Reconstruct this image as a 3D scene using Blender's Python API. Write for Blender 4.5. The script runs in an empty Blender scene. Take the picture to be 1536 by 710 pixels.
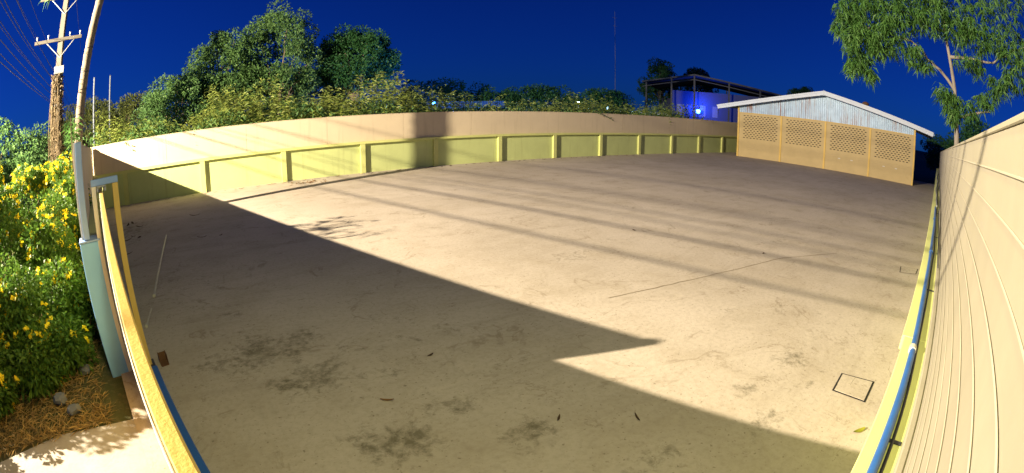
import bpy, bmesh, math, random
import numpy as np
from mathutils import Vector, Matrix

random.seed(7)
rng = np.random.default_rng(7)
scene = bpy.context.scene
COL = scene.collection
rad = math.radians

# ------------------------------------------------------------------ camera
# ceiling-type security camera on the corner post, 2.5 m up, short barrel-distorting lens
cd = bpy.data.cameras.new("security_camera_view")
cam = bpy.data.objects.new("security_camera_view", cd)
COL.objects.link(cam)
cd.type = 'PANO'
cd.panorama_type = 'FISHEYE_LENS_POLYNOMIAL'
cd.sensor_fit = 'HORIZONTAL'
cd.sensor_width = 36.0
cd.fisheye_fov = rad(175)
cd.fisheye_polynomial_k0 = 0.0
cd.fisheye_polynomial_k1 = -0.056186190753
cd.fisheye_polynomial_k2 = -0.00019853217631
cd.fisheye_polynomial_k3 = 1.1978950290806e-05
cd.fisheye_polynomial_k4 = -9.553140003965e-07
cd.clip_start = 0.01
cd.clip_end = 4000
Rv = Vector((0.8141, -0.5806, 0.0049)).normalized()
Fv = Vector((0.5636, 0.7882, -0.2473)).normalized()
Uv = Rv.cross(Fv).normalized()
Fv = Uv.cross(Rv).normalized()
m = Matrix((Rv, Uv, -Fv)).transposed().to_4x4()
m.translation = Vector((0, 0, 2.5))
cam.matrix_world = m
scene.camera = cam

# ------------------------------------------------------------------ night sky
LAMP = Vector((-15.9, 11.1, 8.9))          # street lamp across the lane
world = bpy.data.worlds.new("World")
scene.world = world
world.use_nodes = True
wn, wl = world.node_tree.nodes, world.node_tree.links
wn.clear()
sky = wn.new('ShaderNodeTexSky')
sky.sky_type = 'NISHITA'
sky.sun_disc = False
sky.sun_elevation = rad(24)
sky.sun_rotation = math.atan2(LAMP.x, LAMP.y)
sky.air_density = 1.0
sky.dust_density = 0.3
sky.ozone_density = 6.0
tint = wn.new('ShaderNodeMix'); tint.data_type = 'RGBA'; tint.blend_type = 'MULTIPLY'
tint.inputs[0].default_value = 1.0
tint.inputs[7].default_value = (0.015, 0.125, 0.66, 1)     # blue of the night sky
bg = wn.new('ShaderNodeBackground'); bg.inputs[1].default_value = 0.052
wo = wn.new('ShaderNodeOutputWorld')
wl.new(sky.outputs[0], tint.inputs[6]); wl.new(tint.outputs[2], bg.inputs[0]); wl.new(bg.outputs[0], wo.inputs[0])

scene.view_settings.view_transform = 'Standard'
scene.view_settings.look = 'None'
scene.view_settings.exposure = 0.13
scene.view_settings.gamma = 1.0
scene.view_settings.use_curve_mapping = False
scene.cycles.use_denoising = True
scene.cycles.max_bounces = 5
scene.cycles.transparent_max_bounces = 8

STREET_POWER = 92000.0
FILL_POWER = 205.0

# ------------------------------------------------------------------ helpers
def tag(o, label, cat, group=None, kind=None):
    if label: o["label"] = label
    if cat: o["category"] = cat
    if group: o["group"] = group
    if kind: o["kind"] = kind
    return o

def empty(name, loc=(0, 0, 0), rz=0.0):
    o = bpy.data.objects.new(name, None)
    COL.objects.link(o)
    o.location = loc
    o.rotation_euler = (0, 0, rz)
    o.empty_display_size = 0.2
    return o

def put(name, me, mat=None, parent=None, loc=None, rz=None):
    o = bpy.data.objects.new(name, me)
    COL.objects.link(o)
    if mat is not None and not me.materials:
        me.materials.append(mat)
    if parent is not None: o.parent = parent
    if loc is not None: o.location = loc
    if rz is not None: o.rotation_euler = (0, 0, rz)
    return o

class MB:
    def __init__(s): s.v = []; s.f = []; s.sm = []
    def add(s, vs, fs, smooth=False):
        b = len(s.v); s.v += [tuple(x) for x in vs]
        s.f += [tuple(b + i for i in f) for f in fs]; s.sm += [smooth] * len(fs); return s
    def box(s, x0, x1, y0, y1, z0, z1):
        vs = [(x0,y0,z0),(x1,y0,z0),(x1,y1,z0),(x0,y1,z0),(x0,y0,z1),(x1,y0,z1),(x1,y1,z1),(x0,y1,z1)]
        return s.add(vs, [(0,3,2,1),(4,5,6,7),(0,1,5,4),(1,2,6,5),(2,3,7,6),(3,0,4,7)])
    def obox(s, o, ux, uy, uz, a0, a1, b0, b1, c0, c1):
        o, ux, uy, uz = map(Vector, (o, ux, uy, uz))
        vs = [o+ux*a+uy*b+uz*c for c in (c0,c1) for a,b in ((a0,b0),(a1,b0),(a1,b1),(a0,b1))]
        return s.add(vs, [(0,3,2,1),(4,5,6,7),(0,1,5,4),(1,2,6,5),(2,3,7,6),(3,0,4,7)])
    def tube(s, pts, rs, n=8, cap=True):
        pts = [Vector(p) for p in pts]
        if not hasattr(rs, '__len__'): rs = [rs] * len(pts)
        vs = []; fs = []
        ref = None
        for i, p in enumerate(pts):
            d = (pts[min(i+1,len(pts)-1)] - pts[max(i-1,0)]).normalized()
            if ref is None: ref = Vector((0,0,1)) if abs(d.z) < .9 else Vector((1,0,0))
            a = d.cross(ref).normalized(); b = d.cross(a).normalized(); ref = b.cross(d).normalized() if False else ref
            for k in range(n):
                t = 2*math.pi*k/n
                vs.append(p + (a*math.cos(t) + b*math.sin(t))*rs[i])
        for i in range(len(pts)-1):
            for k in range(n):
                fs.append((i*n+k, i*n+(k+1)%n, (i+1)*n+(k+1)%n, (i+1)*n+k))
        s.add(vs, fs, True)
        if cap:
            L = len(pts)-1
            s.add(vs[:n], [tuple(range(n))]); s.add(vs[L*n:], [tuple(reversed(range(n)))])
        return s
    def prism(s, poly, z0, z1):
        n = len(poly)
        vs = [(x,y,z0) for x,y in poly] + [(x,y,z1) for x,y in poly]
        fs = [tuple(reversed(range(n))), tuple(range(n,2*n))] + [(i,(i+1)%n,n+(i+1)%n,n+i) for i in range(n)]
        return s.add(vs, fs)
    def mesh(s, name, bevel=0.0):
        me = bpy.data.meshes.new(name)
        me.from_pydata(s.v, [], s.f)
        me.polygons.foreach_set("use_smooth", s.sm)
        bm = bmesh.new(); bm.from_mesh(me)
        bmesh.ops.recalc_face_normals(bm, faces=bm.faces)
        if bevel > 0:
            bmesh.ops.remove_doubles(bm, verts=bm.verts, dist=1e-5)
            es = [e for e in bm.edges if len(e.link_faces) == 2 and e.calc_face_angle(0) > 0.6]
            bmesh.ops.bevel(bm, geom=es, offset=bevel, segments=1, affect='EDGES', profile=0.5)
        bm.to_mesh(me); bm.free()
        return me
    def build(s, name, mat, parent=None, loc=None, rz=None, bevel=0.0):
        return put(name, s.mesh(name, bevel), mat, parent, loc, rz)

def fast_mesh(name, V, tris=None, quads=None, smooth=False):
    me = bpy.data.meshes.new(name)
    V = np.asarray(V, np.float32)
    F = np.asarray(quads if quads is not None else tris, np.int32)
    k = F.shape[1]
    me.vertices.add(len(V)); me.vertices.foreach_set("co", V.ravel())
    me.loops.add(F.size); me.loops.foreach_set("vertex_index", F.ravel())
    me.polygons.add(len(F)); me.polygons.foreach_set("loop_start", np.arange(0, F.size, k, dtype=np.int32))
    me.update(calc_edges=True)
    return me

# ------------------------------------------------------------------ materials
class NT:
    def __init__(s, name):
        s.m = bpy.data.materials.new(name); s.m.use_nodes = True
        s.t = s.m.node_tree; s.n = s.t.nodes; s.l = s.t.links
        s.b = s.n['Principled BSDF']
    def new(s, t, **kw):
        n = s.n.new(t)
        for k, v in kw.items(): setattr(n, k, v)
        return n
    def link(s, a, b): s.l.new(a, b)
    def coord(s, scale=(1,1,1), kind='Object'):
        tc = s.new('ShaderNodeTexCoord'); mp = s.new('ShaderNodeMapping')
        mp.inputs['Scale'].default_value = scale
        s.link(tc.outputs[kind], mp.inputs[0]); return mp.outputs[0]
    def geo(s):
        return s.new('ShaderNodeNewGeometry').outputs['Position']
    def noise(s, vec, scale, detail=6, rough=.6, dist=0.0):
        n = s.new('ShaderNodeTexNoise'); n.inputs['Scale'].default_value = scale
        n.inputs['Detail'].default_value = detail; n.inputs['Roughness'].default_value = rough
        n.inputs['Distortion'].default_value = dist
        s.link(vec, n.inputs['Vector']); return n.outputs[0]
    def ramp(s, fac, p0, p1, c0=(0,0,0,1), c1=(1,1,1,1)):
        r = s.new('ShaderNodeValToRGB'); e = r.color_ramp.elements
        e[0].position = p0; e[0].color = c0; e[1].position = p1; e[1].color = c1
        s.link(fac, r.inputs[0]); return r.outputs[0]
    def mix(s, fac, a, b, mode='MIX'):
        n = s.new('ShaderNodeMix', data_type='RGBA', blend_type=mode)
        for v, i in ((fac,0),(a,6),(b,7)):
            if hasattr(v, 'is_linked'): s.link(v, n.inputs[i])
            elif i == 0: n.inputs[0].default_value = v
            else: n.inputs[i].default_value = (*v[:3], 1)
        return n.outputs[2]
    def math(s, op, a, b=None):
        n = s.new('ShaderNodeMath', operation=op)
        for v, i in ((a,0),(b,1)):
            if v is None: continue
            if hasattr(v, 'is_linked'): s.link(v, n.inputs[i])
            else: n.inputs[i].default_value = v
        return n.outputs[0]
    def bump(s, h, strength=.3, dist=.01):
        n = s.new('ShaderNodeBump'); n.inputs['Strength'].default_value = strength; n.inputs['Distance'].default_value = dist
        s.link(h, n.inputs['Height']); s.link(n.outputs[0], s.b.inputs['Normal'])
    def col(s, v):
        if hasattr(v, 'is_linked'): s.link(v, s.b.inputs['Base Color'])
        else: s.b.inputs['Base Color'].default_value = (*v, 1)
    def rough(s, r, spec=None, metal=None):
        s.b.inputs['Roughness'].default_value = r
        if spec is not None: s.b.inputs['Specular IOR Level'].default_value = spec
        if metal is not None: s.b.inputs['Metallic'].default_value = metal

def painted(name, c, rough=.7, var=.12, scale=1.5, dirt=.35, dirtcol=(.16,.12,.07), bump=.15, fine=40, streak=False):
    t = NT(name); p = t.geo()
    a = t.noise(p, scale, 6, .65)
    c2 = tuple(x*(1-var*2) for x in c)
    base = t.mix(t.ramp(a, .3, .75), c2, c)
    oi = t.new('ShaderNodeObjectInfo')
    base = t.mix(t.math('MULTIPLY', oi.outputs['Random'], .16), base, tuple(x*.55 for x in c))
    if streak:
        mp = t.new('ShaderNodeMapping'); mp.inputs['Scale'].default_value = (3.0, 3.0, .22); t.link(p, mp.inputs[0])
        st = t.noise(mp.outputs[0], 1.6, 5, .6)
        d = t.ramp(st, .56, .82)
    else:
        d = t.ramp(t.noise(p, scale*2.6, 8, .7, .6), .58, .85)
    base = t.mix(t.math('MULTIPLY', d, dirt), base, dirtcol)
    t.col(base); t.rough(rough, .3)
    if bump: t.bump(t.noise(p, fine, 5, .6), bump, .01)
    return t.m

def plain(name, c, rough=.6, metal=0.0, spec=.4):
    t = NT(name); p = t.geo()
    a = t.noise(p, 9, 4, .6)
    t.col(t.mix(t.ramp(a, .35, .7), tuple(x*.8 for x in c), c)); t.rough(rough, spec, metal)
    return t.m

def leafmat(name, c, c2, trans=.35, rough=.5):
    t = NT(name)
    g = t.new('ShaderNodeNewGeometry')
    col = t.mix(g.outputs['Random Per Island'], c, c2)
    t.col(col); t.rough(rough, .25)
    tr = t.new('ShaderNodeBsdfTranslucent'); t.link(col, tr.inputs[0])
    mx = t.new('ShaderNodeMixShader'); mx.inputs[0].default_value = trans
    out = t.n['Material Output']
    t.link(t.b.outputs[0], mx.inputs[1]); t.link(tr.outputs[0], mx.inputs[2]); t.link(mx.outputs[0], out.inputs[0])
    return t.m

def emit(name, c, strength):
    t = NT(name); t.col(c)
    t.b.inputs['Emission Color'].default_value = (*c, 1); t.b.inputs['Emission Strength'].default_value = strength
    return t.m

def yard_material():
    t = NT("worn_yard_concrete"); p = t.geo()
    big = t.noise(p, .22, 5, .55)
    mid = t.noise(p, 1.1, 8, .65, .5)
    fine = t.noise(p, 16, 6, .7)
    base = t.mix(t.ramp(big, .3, .7), (.43,.375,.305), (.545,.48,.40))
    base = t.mix(t.math('MULTIPLY', t.ramp(mid, .45, .72), .36), base, (.29,.235,.155))
    base = t.mix(t.math('MULTIPLY', t.ramp(fine, .45, .75), .36), base, (.22,.18,.12))
    # faint drag marks along the yard
    mp = t.new('ShaderNodeMapping'); mp.inputs['Rotation'].default_value = (0,0,rad(64)); mp.inputs['Scale'].default_value = (.5,2.4,1)
    t.link(p, mp.inputs[0])
    sw = t.noise(mp.outputs[0], .9, 9, .68, .8)
    base = t.mix(t.math('MULTIPLY', t.ramp(sw, .52, .72), .30), base, (.27,.225,.165))
    # rims of dried puddles and fine cracks
    pn = t.noise(p, .55, 5, .55, .8)
    rim = t.ramp(t.math('ABSOLUTE', t.math('SUBTRACT', pn, .56)), .0, .012, (1,1,1,1), (0,0,0,1))
    rim2 = t.ramp(t.math('ABSOLUTE', t.math('SUBTRACT', t.noise(p, 1.4, 6, .6, .6), .60)), .0, .010, (1,1,1,1), (0,0,0,1))
    br = t.ramp(t.noise(p, 2.2, 4, .6), .45, .6)
    base = t.mix(t.math('MULTIPLY', t.math('MULTIPLY', t.math('MAXIMUM', rim, rim2), br), .5), base, (.20,.155,.10))
    # grit and specks
    spk = t.ramp(t.math('ADD', t.noise(p, 26, 3, .5), t.math('MULTIPLY', t.noise(p, 1.3, 4, .6), .12)), .70, .77)
    base = t.mix(t.math('MULTIPLY', spk, .6), base, (.14,.11,.07))
    # patches of old moss and dirt, each with its own place and size: x, y, rx, ry, amount
    stains = [(.35,5.3,1.1,.75,.8),(.75,4.4,.75,.55,.75),(1.05,3.1,.55,.4,.85),(1.7,3.3,.4,.28,.8),(2.0,2.6,.5,.35,.7),
              (5.05,1.65,.42,.30,.8),(4.05,1.7,.28,.24,.75),(3.72,1.25,.35,.22,.75),(4.6,1.2,.5,.2,.5),(5.76,2.97,.3,.22,.6),
              (7.75,10.65,1.0,.35,.55),(5.8,6.2,.9,.5,.55),(7.4,5.9,1.1,.4,.4),(-2.6,14.5,1.0,3.4,.65),(-1.2,9.0,.9,1.6,.5),
              (1.3,9.3,1.5,.6,.4),(10.5,4.2,1.8,.35,.45),(8.6,3.3,1.2,.25,.4),(13.5,6.0,2.5,.6,.4),(.1,6.6,.6,.35,.55),(1.6,4.4,2.6,2.0,.42),(4.8,1.4,1.3,.8,.42),(-.6,8.5,1.3,2.6,.42),(7.0,6.5,3.5,2.0,.34),(6.0,9.5,3.0,2.0,.3),(6.2,2.2,2.0,1.0,.36),(12.0,9.0,5.0,3.0,.28),(9.0,14.0,4.0,3.0,.26),(2.6,1.7,.6,.3,.6)]
    sp = t.new('ShaderNodeSeparateXYZ'); t.link(p, sp.inputs[0])
    acc = None
    for x, y, rx, ry, am in stains:
        dx = t.math('DIVIDE', t.math('SUBTRACT', sp.outputs[0], x), rx)
        dy = t.math('DIVIDE', t.math('SUBTRACT', sp.outputs[1], y), ry)
        q = t.math('ADD', t.math('MULTIPLY', dx, dx), t.math('MULTIPLY', dy, dy))
        e = t.math('MULTIPLY', t.math('POWER', 2.718, t.math('MULTIPLY', q, -1.0)), am)
        acc = e if acc is None else t.math('MAXIMUM', acc, e)
    blot = t.math('ADD', t.math('MULTIPLY', t.noise(p, 9.5, 10, .74, .2), .6), t.math('MULTIPLY', t.noise(p, 2.6, 5, .6, .3), .4))
    mask = t.ramp(t.math('ADD', t.math('MULTIPLY', acc, .30), blot), .66, .80)
    base = t.mix(t.math('MULTIPLY', mask, .7), base, (.085,.075,.038))
    pale = t.ramp(t.noise(p, .8, 6, .6, 1.5), .62, .74)
    base = t.mix(t.math('MULTIPLY', pale, .35), base, (.60,.53,.42))
    t.col(base); t.rough(.88, .2)
    h = t.math('ADD', t.math('MULTIPLY', mid, 1.0), t.math('MULTIPLY', fine, .25))
    t.bump(h, .55, .02)
    return t.m

def soil_material():
    t = NT("lane_soil"); p = t.geo()
    a = t.noise(p, .6, 8, .65, .4); b = t.noise(p, 9, 7, .7)
    base = t.mix(t.ramp(a, .35, .65), (.10,.085,.045), (.07,.09,.035))
    base = t.mix(t.math('MULTIPLY', t.ramp(b, .5, .75), .7), base, (.22,.17,.09))
    t.col(base); t.rough(.95, .1); t.bump(b, .8, .04); return t.m

def concrete_light():
    t = NT("driveway_concrete"); p = t.geo()
    a = t.noise(p, 1.2, 7, .65); b = t.noise(p, 20, 5, .65)
    base = t.mix(t.ramp(a, .35, .7), (.34,.315,.285), (.46,.43,.39))
    base = t.mix(t.math('MULTIPLY', t.ramp(b, .55, .8), .35), base, (.2,.17,.13))
    t.col(base); t.rough(.9, .2); t.bump(b, .4, .01); return t.m

M = {}
M['yard'] = yard_material()
M['soil'] = soil_material()
M['drive'] = concrete_light()
M['asphalt'] = painted("lane_asphalt", (.06,.058,.055), .9, .2, .8, .3, (.1,.09,.07), .5, 60)
M['green'] = painted("lime_green_render", (.56,.63,.27), .75, .06, 1.3, .5, (.27,.27,.11), .2, 30, True)
M['lime'] = painted("yellow_green_paint", (.64,.67,.25), .7, .06, 1.3, .22, (.33,.30,.10), .12, 30)
M['tan'] = painted("tan_board_paint", (.66,.555,.395), .72, .05, .9, .45, (.34,.27,.17), .12, 45, True)
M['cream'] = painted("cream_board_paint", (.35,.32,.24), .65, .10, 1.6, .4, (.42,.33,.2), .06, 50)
M['bead'] = painted("pale_joint_filler", (.44,.40,.31), .6, .1, 3, .4, (.35,.3,.22), .05, 50)
M['lightblue'] = painted("light_blue_paint", (.22,.49,.86), .55, .04, 2, .12, (.2,.25,.25), .05, 40)
M['paleblue'] = painted("pale_blue_paint", (.27,.41,.70), .5, .04, 2, .12, (.25,.27,.3), .05, 40)
M['ochre'] = painted("ochre_block_render", (.58,.455,.235), .75, .07, 1.2, .25, (.30,.19,.07), .15, 25)
M['yellowpost'] = painted("yellow_post_paint", (.72,.50,.14), .6, .05, 2, .15, (.4,.28,.1), .05, 40)
M['gateyellow'] = painted("gate_yellow_paint", (.52,.345,.08), .65, .10, 7, .35, (.45,.27,.06), .4, 70)
M['whitepost'] = painted("white_post_paint", (.72,.70,.60), .6, .05, 2, .2, (.4,.35,.25), .05, 40)
M['fascia'] = painted("white_fascia_paint", (.66,.74,.84), .5, .04, 1.2, .12, (.4,.38,.35), .03, 40)
M['steel'] = plain("galvanised_steel", (.45,.47,.48), .45, .6)
M['dark'] = plain("painted_void_shade", (.015,.014,.012), .9)
M['darkmetal'] = plain("dark_metal", (.05,.05,.055), .5, .4)
M['bluepipe'] = plain("blue_water_pipe", (.035,.12,.36), .35)
M['bluepaint'] = painted("blue_kerb_paint", (.03,.14,.50), .6, .1, 4, .3, (.08,.08,.08), .2, 40)
M['blackcable'] = plain("black_cable", (.02,.02,.022), .5)
M['greycable'] = plain("grey_cable", (.22,.23,.24), .5)
M['pole'] = painted("pole_concrete", (.12,.108,.09), .85, .12, 2, .4, (.13,.10,.07), .3, 30)
M['armdark'] = painted("weathered_crossarm", (.11,.10,.085), .9, .15, 4, .4, (.05,.04,.03), .3, 30)
M['palmbark'] = painted("palm_trunk_bark", (.25,.205,.15), .9, .15, 3, .5, (.14,.10,.07), .5, 25)
M['bark'] = painted("tree_bark", (.22,.17,.12), .9, .15, 4, .4, (.07,.06,.04), .5, 25)
M['palebark'] = painted("pale_branch_bark", (.40,.35,.28), .9, .12, 4, .35, (.15,.12,.09), .4, 25)
M['treegrey'] = painted("grey_trunk_bark", (.24,.21,.18), .9, .12, 4, .35, (.10,.08,.06), .4, 25)
M['deadleaf'] = leafmat("dead_leaf", (.16,.07,.03), (.30,.17,.06), .2, .8)
M['darkleaf'] = leafmat("brown_leaf", (.05,.03,.02), (.09,.055,.03), .1, .8)
M['greenleaf'] = leafmat("fallen_green_leaf", (.20,.22,.02), (.30,.28,.03), .2, .6)
M['pvc'] = plain("white_pvc", (.55,.52,.43), .5)
M['rock'] = painted("grey_rock", (.16,.18,.21), .9, .15, 5, .4, (.1,.1,.08), .5, 20)
M['straw'] = leafmat("dry_straw", (.50,.36,.14), (.30,.20,.08), .3, .8)
M['vine'] = leafmat("dead_vine", (.20,.15,.09), (.11,.085,.05), .2, .9)
M['flower'] = leafmat("yellow_petal", (.92,.78,.03), (.88,.66,.02), .35, .6)

def corrugated_mat():
    t = NT("weathered_metal_sheet"); p = t.geo()
    mp = t.new('ShaderNodeMapping'); mp.inputs['Scale'].default_value = (6,6,.35); t.link(p, mp.inputs[0])
    st = t.noise(mp.outputs[0], 1.0, 6, .65)
    sp = t.new('ShaderNodeSeparateXYZ'); t.link(p, sp.inputs[0])
    zone = t.ramp(t.noise(p, .45, 3, .5), .42, .62)
    rust = t.math('MULTIPLY', t.ramp(st, .50, .60), zone)
    base = t.mix(t.ramp(t.noise(p, 2, 5, .6), .3, .7), (.36,.48,.62), (.46,.60,.76))
    base = t.mix(t.math('MULTIPLY', rust, .85), base, (.26,.10,.05))
    t.col(base); t.rough(.5, .4, .25); return t.m
M['sheet'] = corrugated_mat()
M['roofblue'] = plain("blue_metal_roof", (.10,.16,.24), .5, .3)
M['postgrey'] = plain("grey_post", (.20,.23,.28), .6, .2)
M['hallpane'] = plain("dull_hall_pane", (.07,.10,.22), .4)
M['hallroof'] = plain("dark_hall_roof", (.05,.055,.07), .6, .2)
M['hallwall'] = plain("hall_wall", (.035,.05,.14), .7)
M['vanwhite'] = plain("van_white_paint", (.6,.62,.65), .35)
M['glass'] = plain("dark_glass", (.03,.04,.05), .1, 0, .6)

# ------------------------------------------------------------------ frames of reference
FE = Vector((-.2425, .9702, 0)); FN = Vector((.9702, .2425, 0)); UP = Vector((0, 0, 1))     # lane fence: along, into the yard
WA = rad(3.56)
WE = Vector((math.cos(WA), math.sin(WA), 0)); WN = Vector((math.sin(WA), -math.cos(WA), 0))   # near wall: along, away from the yard
def FP(s, l, z=0): return FE*s + FN*l + UP*z
def WP(s, l, z=0): return WE*s + WN*l + UP*z
BY = 20.54            # front plane of the far wall's pilasters
PR = .125             # how far pilasters and ledge stand proud

# ================================================================== SETTING
def sheet(name, poly, z, mat, kind='structure', parent=None):
    me = bpy.data.meshes.new(name)
    me.from_pydata([(x,y,z) for x,y in poly], [], [tuple(range(len(poly)))])
    o = put(name, me, mat, parent)
    if kind and parent is None: o["kind"] = kind
    return o
sheet('ground', [(-900,-900),(900,-900),(900,900),(-900,900)], -.02, M['soil'])
c0 = FP(21.45, -.2); c1 = FP(-.4, -.2)
yard = sheet('yard_floor', [(c1.x, c1.y-.1), WP(42, .1)[:2], (44, BY+.2), (c0.x, BY+.2)], 0.0, M['yard'])
a, b, c, d = FP(4.5,-.16), FP(-3,-.16), FP(-3,-6.2), FP(4.1,-6.2)
sheet('driveway', [a[:2], FP(4.62,-1.2)[:2], FP(4.3,-2.6)[:2], FP(4.5,-4.5)[:2], d[:2], c[:2], b[:2]], -.004, M['drive'])
a, b, c, d = FP(-120,-11.5), FP(-120,-6.2), FP(160,-6.2), FP(160,-11.5)
sheet('lane', [a[:2], b[:2], c[:2], d[:2]], -.008, M['asphalt'])

# thin shrinkage joint across the slab (a recessed dark line)
def strip(name, pts, w, z, mat, parent):
    mb = MB()
    pts = [Vector((*p, z)) for p in pts]
    vs = []
    for i, p in enumerate(pts):
        d = (pts[min(i+1,len(pts)-1)] - pts[max(i-1,0)]).normalized()
        nrm = Vector((-d.y, d.x, 0)); ww = w*random.uniform(.6,1.2)
        vs += [p+nrm*ww/2, p-nrm*ww/2]
    mb.add(vs, [(2*i,2*i+1,2*i+3,2*i+2) for i in range(len(pts)-1)])
    return mb.build(name, mat, parent)
M['joint'] = plain("joint_dirt", (.27,.215,.145), .95)
def wob(p, q, n, a):
    return [(p[0]+(q[0]-p[0])*i/n+random.uniform(-a,a), p[1]+(q[1]-p[1])*i/n+random.uniform(-a,a)) for i in range(n+1)]
strip('slab_joint', wob((4.8,4.42),(8.9,3.66),24,.012)+wob((9.1,3.6),(10.6,2.85),8,.012), .018, .004, M['joint'], yard)

# ================================================================== FAR WALL
def far_wall():
    root = empty('boundary_wall', (-5.4, BY+PR, 0))
    tag(root, "long lime green and tan boundary wall with pilasters along the back of the yard", "wall")
    ox, oy = -5.4, BY+PR
    X1 = 42.0
    # lower rendered panels between the pilasters, pilasters, ledge and the tan upper boards
    xs = [-.16 + 3.556*i for i in range(-1, 12)]
    edges = [-5.4] + xs + [X1]
    for i in range(len(edges)-1):
        x0 = edges[i] + (.002 if i else 0); x1 = edges[i+1] - (.222 if i < len(xs) else 0)
        MB().box(x0-ox, x1-ox, 0, .20, -.1, 1.255).build('panel', M['green'], root)
    for x in xs:
        MB().box(x-.22-ox, x-ox, -PR, .198, -.1, 1.252).build('pilaster', M['lime'], root, bevel=.006)
    for i in range(3):
        a, b = -5.4 + i*15.8, min(X1, -5.4 + (i+1)*15.8)
        MB().box(a+.003-ox, b-.003-ox, -PR-.008, .20, 1.258, 1.362).build('ledge', M['lime'], root, bevel=.006)
    k = 0
    x = -5.4
    while x < X1-1:
        x1 = min(X1, x+3.556)
        MB().box(x+.004-ox, x1-.004-ox, .004 + .003*random.random(), .11, 1.365, 2.50+random.uniform(-.004,.004)).build('upper_slab', M['tan'], root)
        x = x1
    MB().box(-.0, X1-ox, -.004, .118, 2.502, 2.522).build('coping', M['tan'], root)
    return root
far_wall()

# ================================================================== LANE FENCE (left)
def lane_fence():
    root = empty('lane_fence', FP(5.6, -.27)[:])
    tag(root, "tan and green side fence ending in a pale blue post at the gate", "fence")
    o = FP(5.6, -.27); inv = o
    def ob(name, s0, s1, l0, l1, z0, z1, mat, bev=0):
        mb = MB().obox((0,0,0), FE, FN, UP, s0-5.6, s1-5.6, l0+.27, l1+.27, z0, z1)
        return mb.build(name, mat, root, bevel=bev)
    ob('lower_wall', 5.86, 21.0, -.345, -.20, -.1, 1.30, M['green'])
    for i in range(5):
        s = 5.86 + 3.04*i
        if i: ob('pilaster', s-.1, s+.1, -.199, -.09, -.1, 1.298, M['lime'], .006)
    ob('ledge', 5.86, 21.0, -.35, -.085, 1.302, 1.40, M['lime'], .006)
    for i in range(5):
        s0 = 5.702 + 3.066*i; s1 = min(21.058, s0+3.0655)
        zt = lambda q: 2.592 - .105*(q-5.6)/15.5
        l1 = -.262+.003*random.random(); vs = []
        for q in (s0, s1):
            for l, z in ((-.315,1.403),(l1,1.403),(l1,zt(q)),(-.315,zt(q))): vs.append(FE*(q-5.6) + FN*(l+.27) + UP*z)
        MB().add(vs, [(0,1,2,3),(7,6,5,4),(0,4,5,1),(1,5,6,2),(2,6,7,3),(3,7,4,0)]).build('upper_slab', M['tan'], root)
    ob('end_pillar', 5.58, 5.858, -.345, -.075, -.1, 1.53, M['lightblue'], .008)
    ob('pillar_cap', 5.565, 5.87, -.352, -.068, 1.532, 1.552, M['paleblue'], .004)
    ob('end_post', 5.60, 5.70, -.283, -.20, 1.554, 2.588, M['paleblue'], .006)
    ob('corner_post', 21.06, 21.24, -.40, -.24, -.1, 2.52, M['tan'], .006)
lane_fence()

# ================================================================== SLIDING GATE + PORTAL GUIDE
def gate():
    root = empty('sliding_gate', FP(2.6, .022)[:])
    tag(root, "yellow sliding gate leaf seen from above along its top rail", "gate")
    def ob(name, s0, s1, l0, l1, z0, z1, mat, bev=.004, par=root):
        mb = MB().obox((0,0,0), FE, FN, UP, s0-2.6, s1-2.6, l0-.022, l1-.022, z0, z1)
        return mb.build(name, mat, par, bevel=bev)
    ob('top_rail', -.25, 6.05, -.002, .041, 1.97, 2.03, M['gateyellow'], .006)
    ob('bottom_rail', -.25, 6.05, -.004, .048, .10, .18, M['gateyellow'])
    ob('sheet_panel', -.22, 6.02, .006, .020, .182, 1.968, M['gateyellow'], 0)
    for i in range(6):
        s = -.22 + 1.23*i
        ob('upright', s, s+.04, .0215, .0445, .183, 1.967, M['gateyellow'], .003)
    ob('edge_highlight', -.25, 6.05, -.007, -.003, 1.99, 2.028, M['whitepost'], .001)  # white strip paints the light caught along the rail's outer edge
    for s in (.5, 5.2):
        mb = MB().tube([FE*(s-2.6)+FN*.0+UP*.06-FN*.012, FE*(s-2.6)+UP*.06+FN*.012], .055, 16)
        mb.build('wheel', M['darkmetal'], root)
gate()

def portal():
    root = empty('gate_guide_frame', FP(5.6, .07)[:])
    tag(root, "narrow gate guide frame with a blue crossbar on one white and one yellow post", "guide frame")
    def ob(name, s0, s1, l0, l1, z0, z1, mat, bev=.004, par=root):
        return MB().obox((0,0,0), FE, FN, UP, s0-5.6, s1-5.6, l0-.07, l1-.07, z0, z1).build(name, mat, par, bevel=bev)
    ob('crossbar', 5.57, 5.64, -.105, .245, 2.095, 2.165, M['paleblue'])
    ob('post', 5.575, 5.635, -.103, -.045, 0, 2.093, M['whitepost'])
    ob('post', 5.57, 5.64, .168, .242, 0, 2.093, M['yellowpost'])
    ob('bracket', 5.56, 5.65, -.032, .082, 2.075, 2.094, M['steel'])
    for l in (-.026, .072):
        MB().tube([(FE*0+FN*(l-.07)+UP*2.03), (FE*0+FN*(l-.07)+UP*2.074)], .017, 12).build('roller', M['steel'], root)
    ob('base_plate', 5.50, 5.72, .13, .28, 0, .012, M['darkmetal'], 0)
portal()

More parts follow.
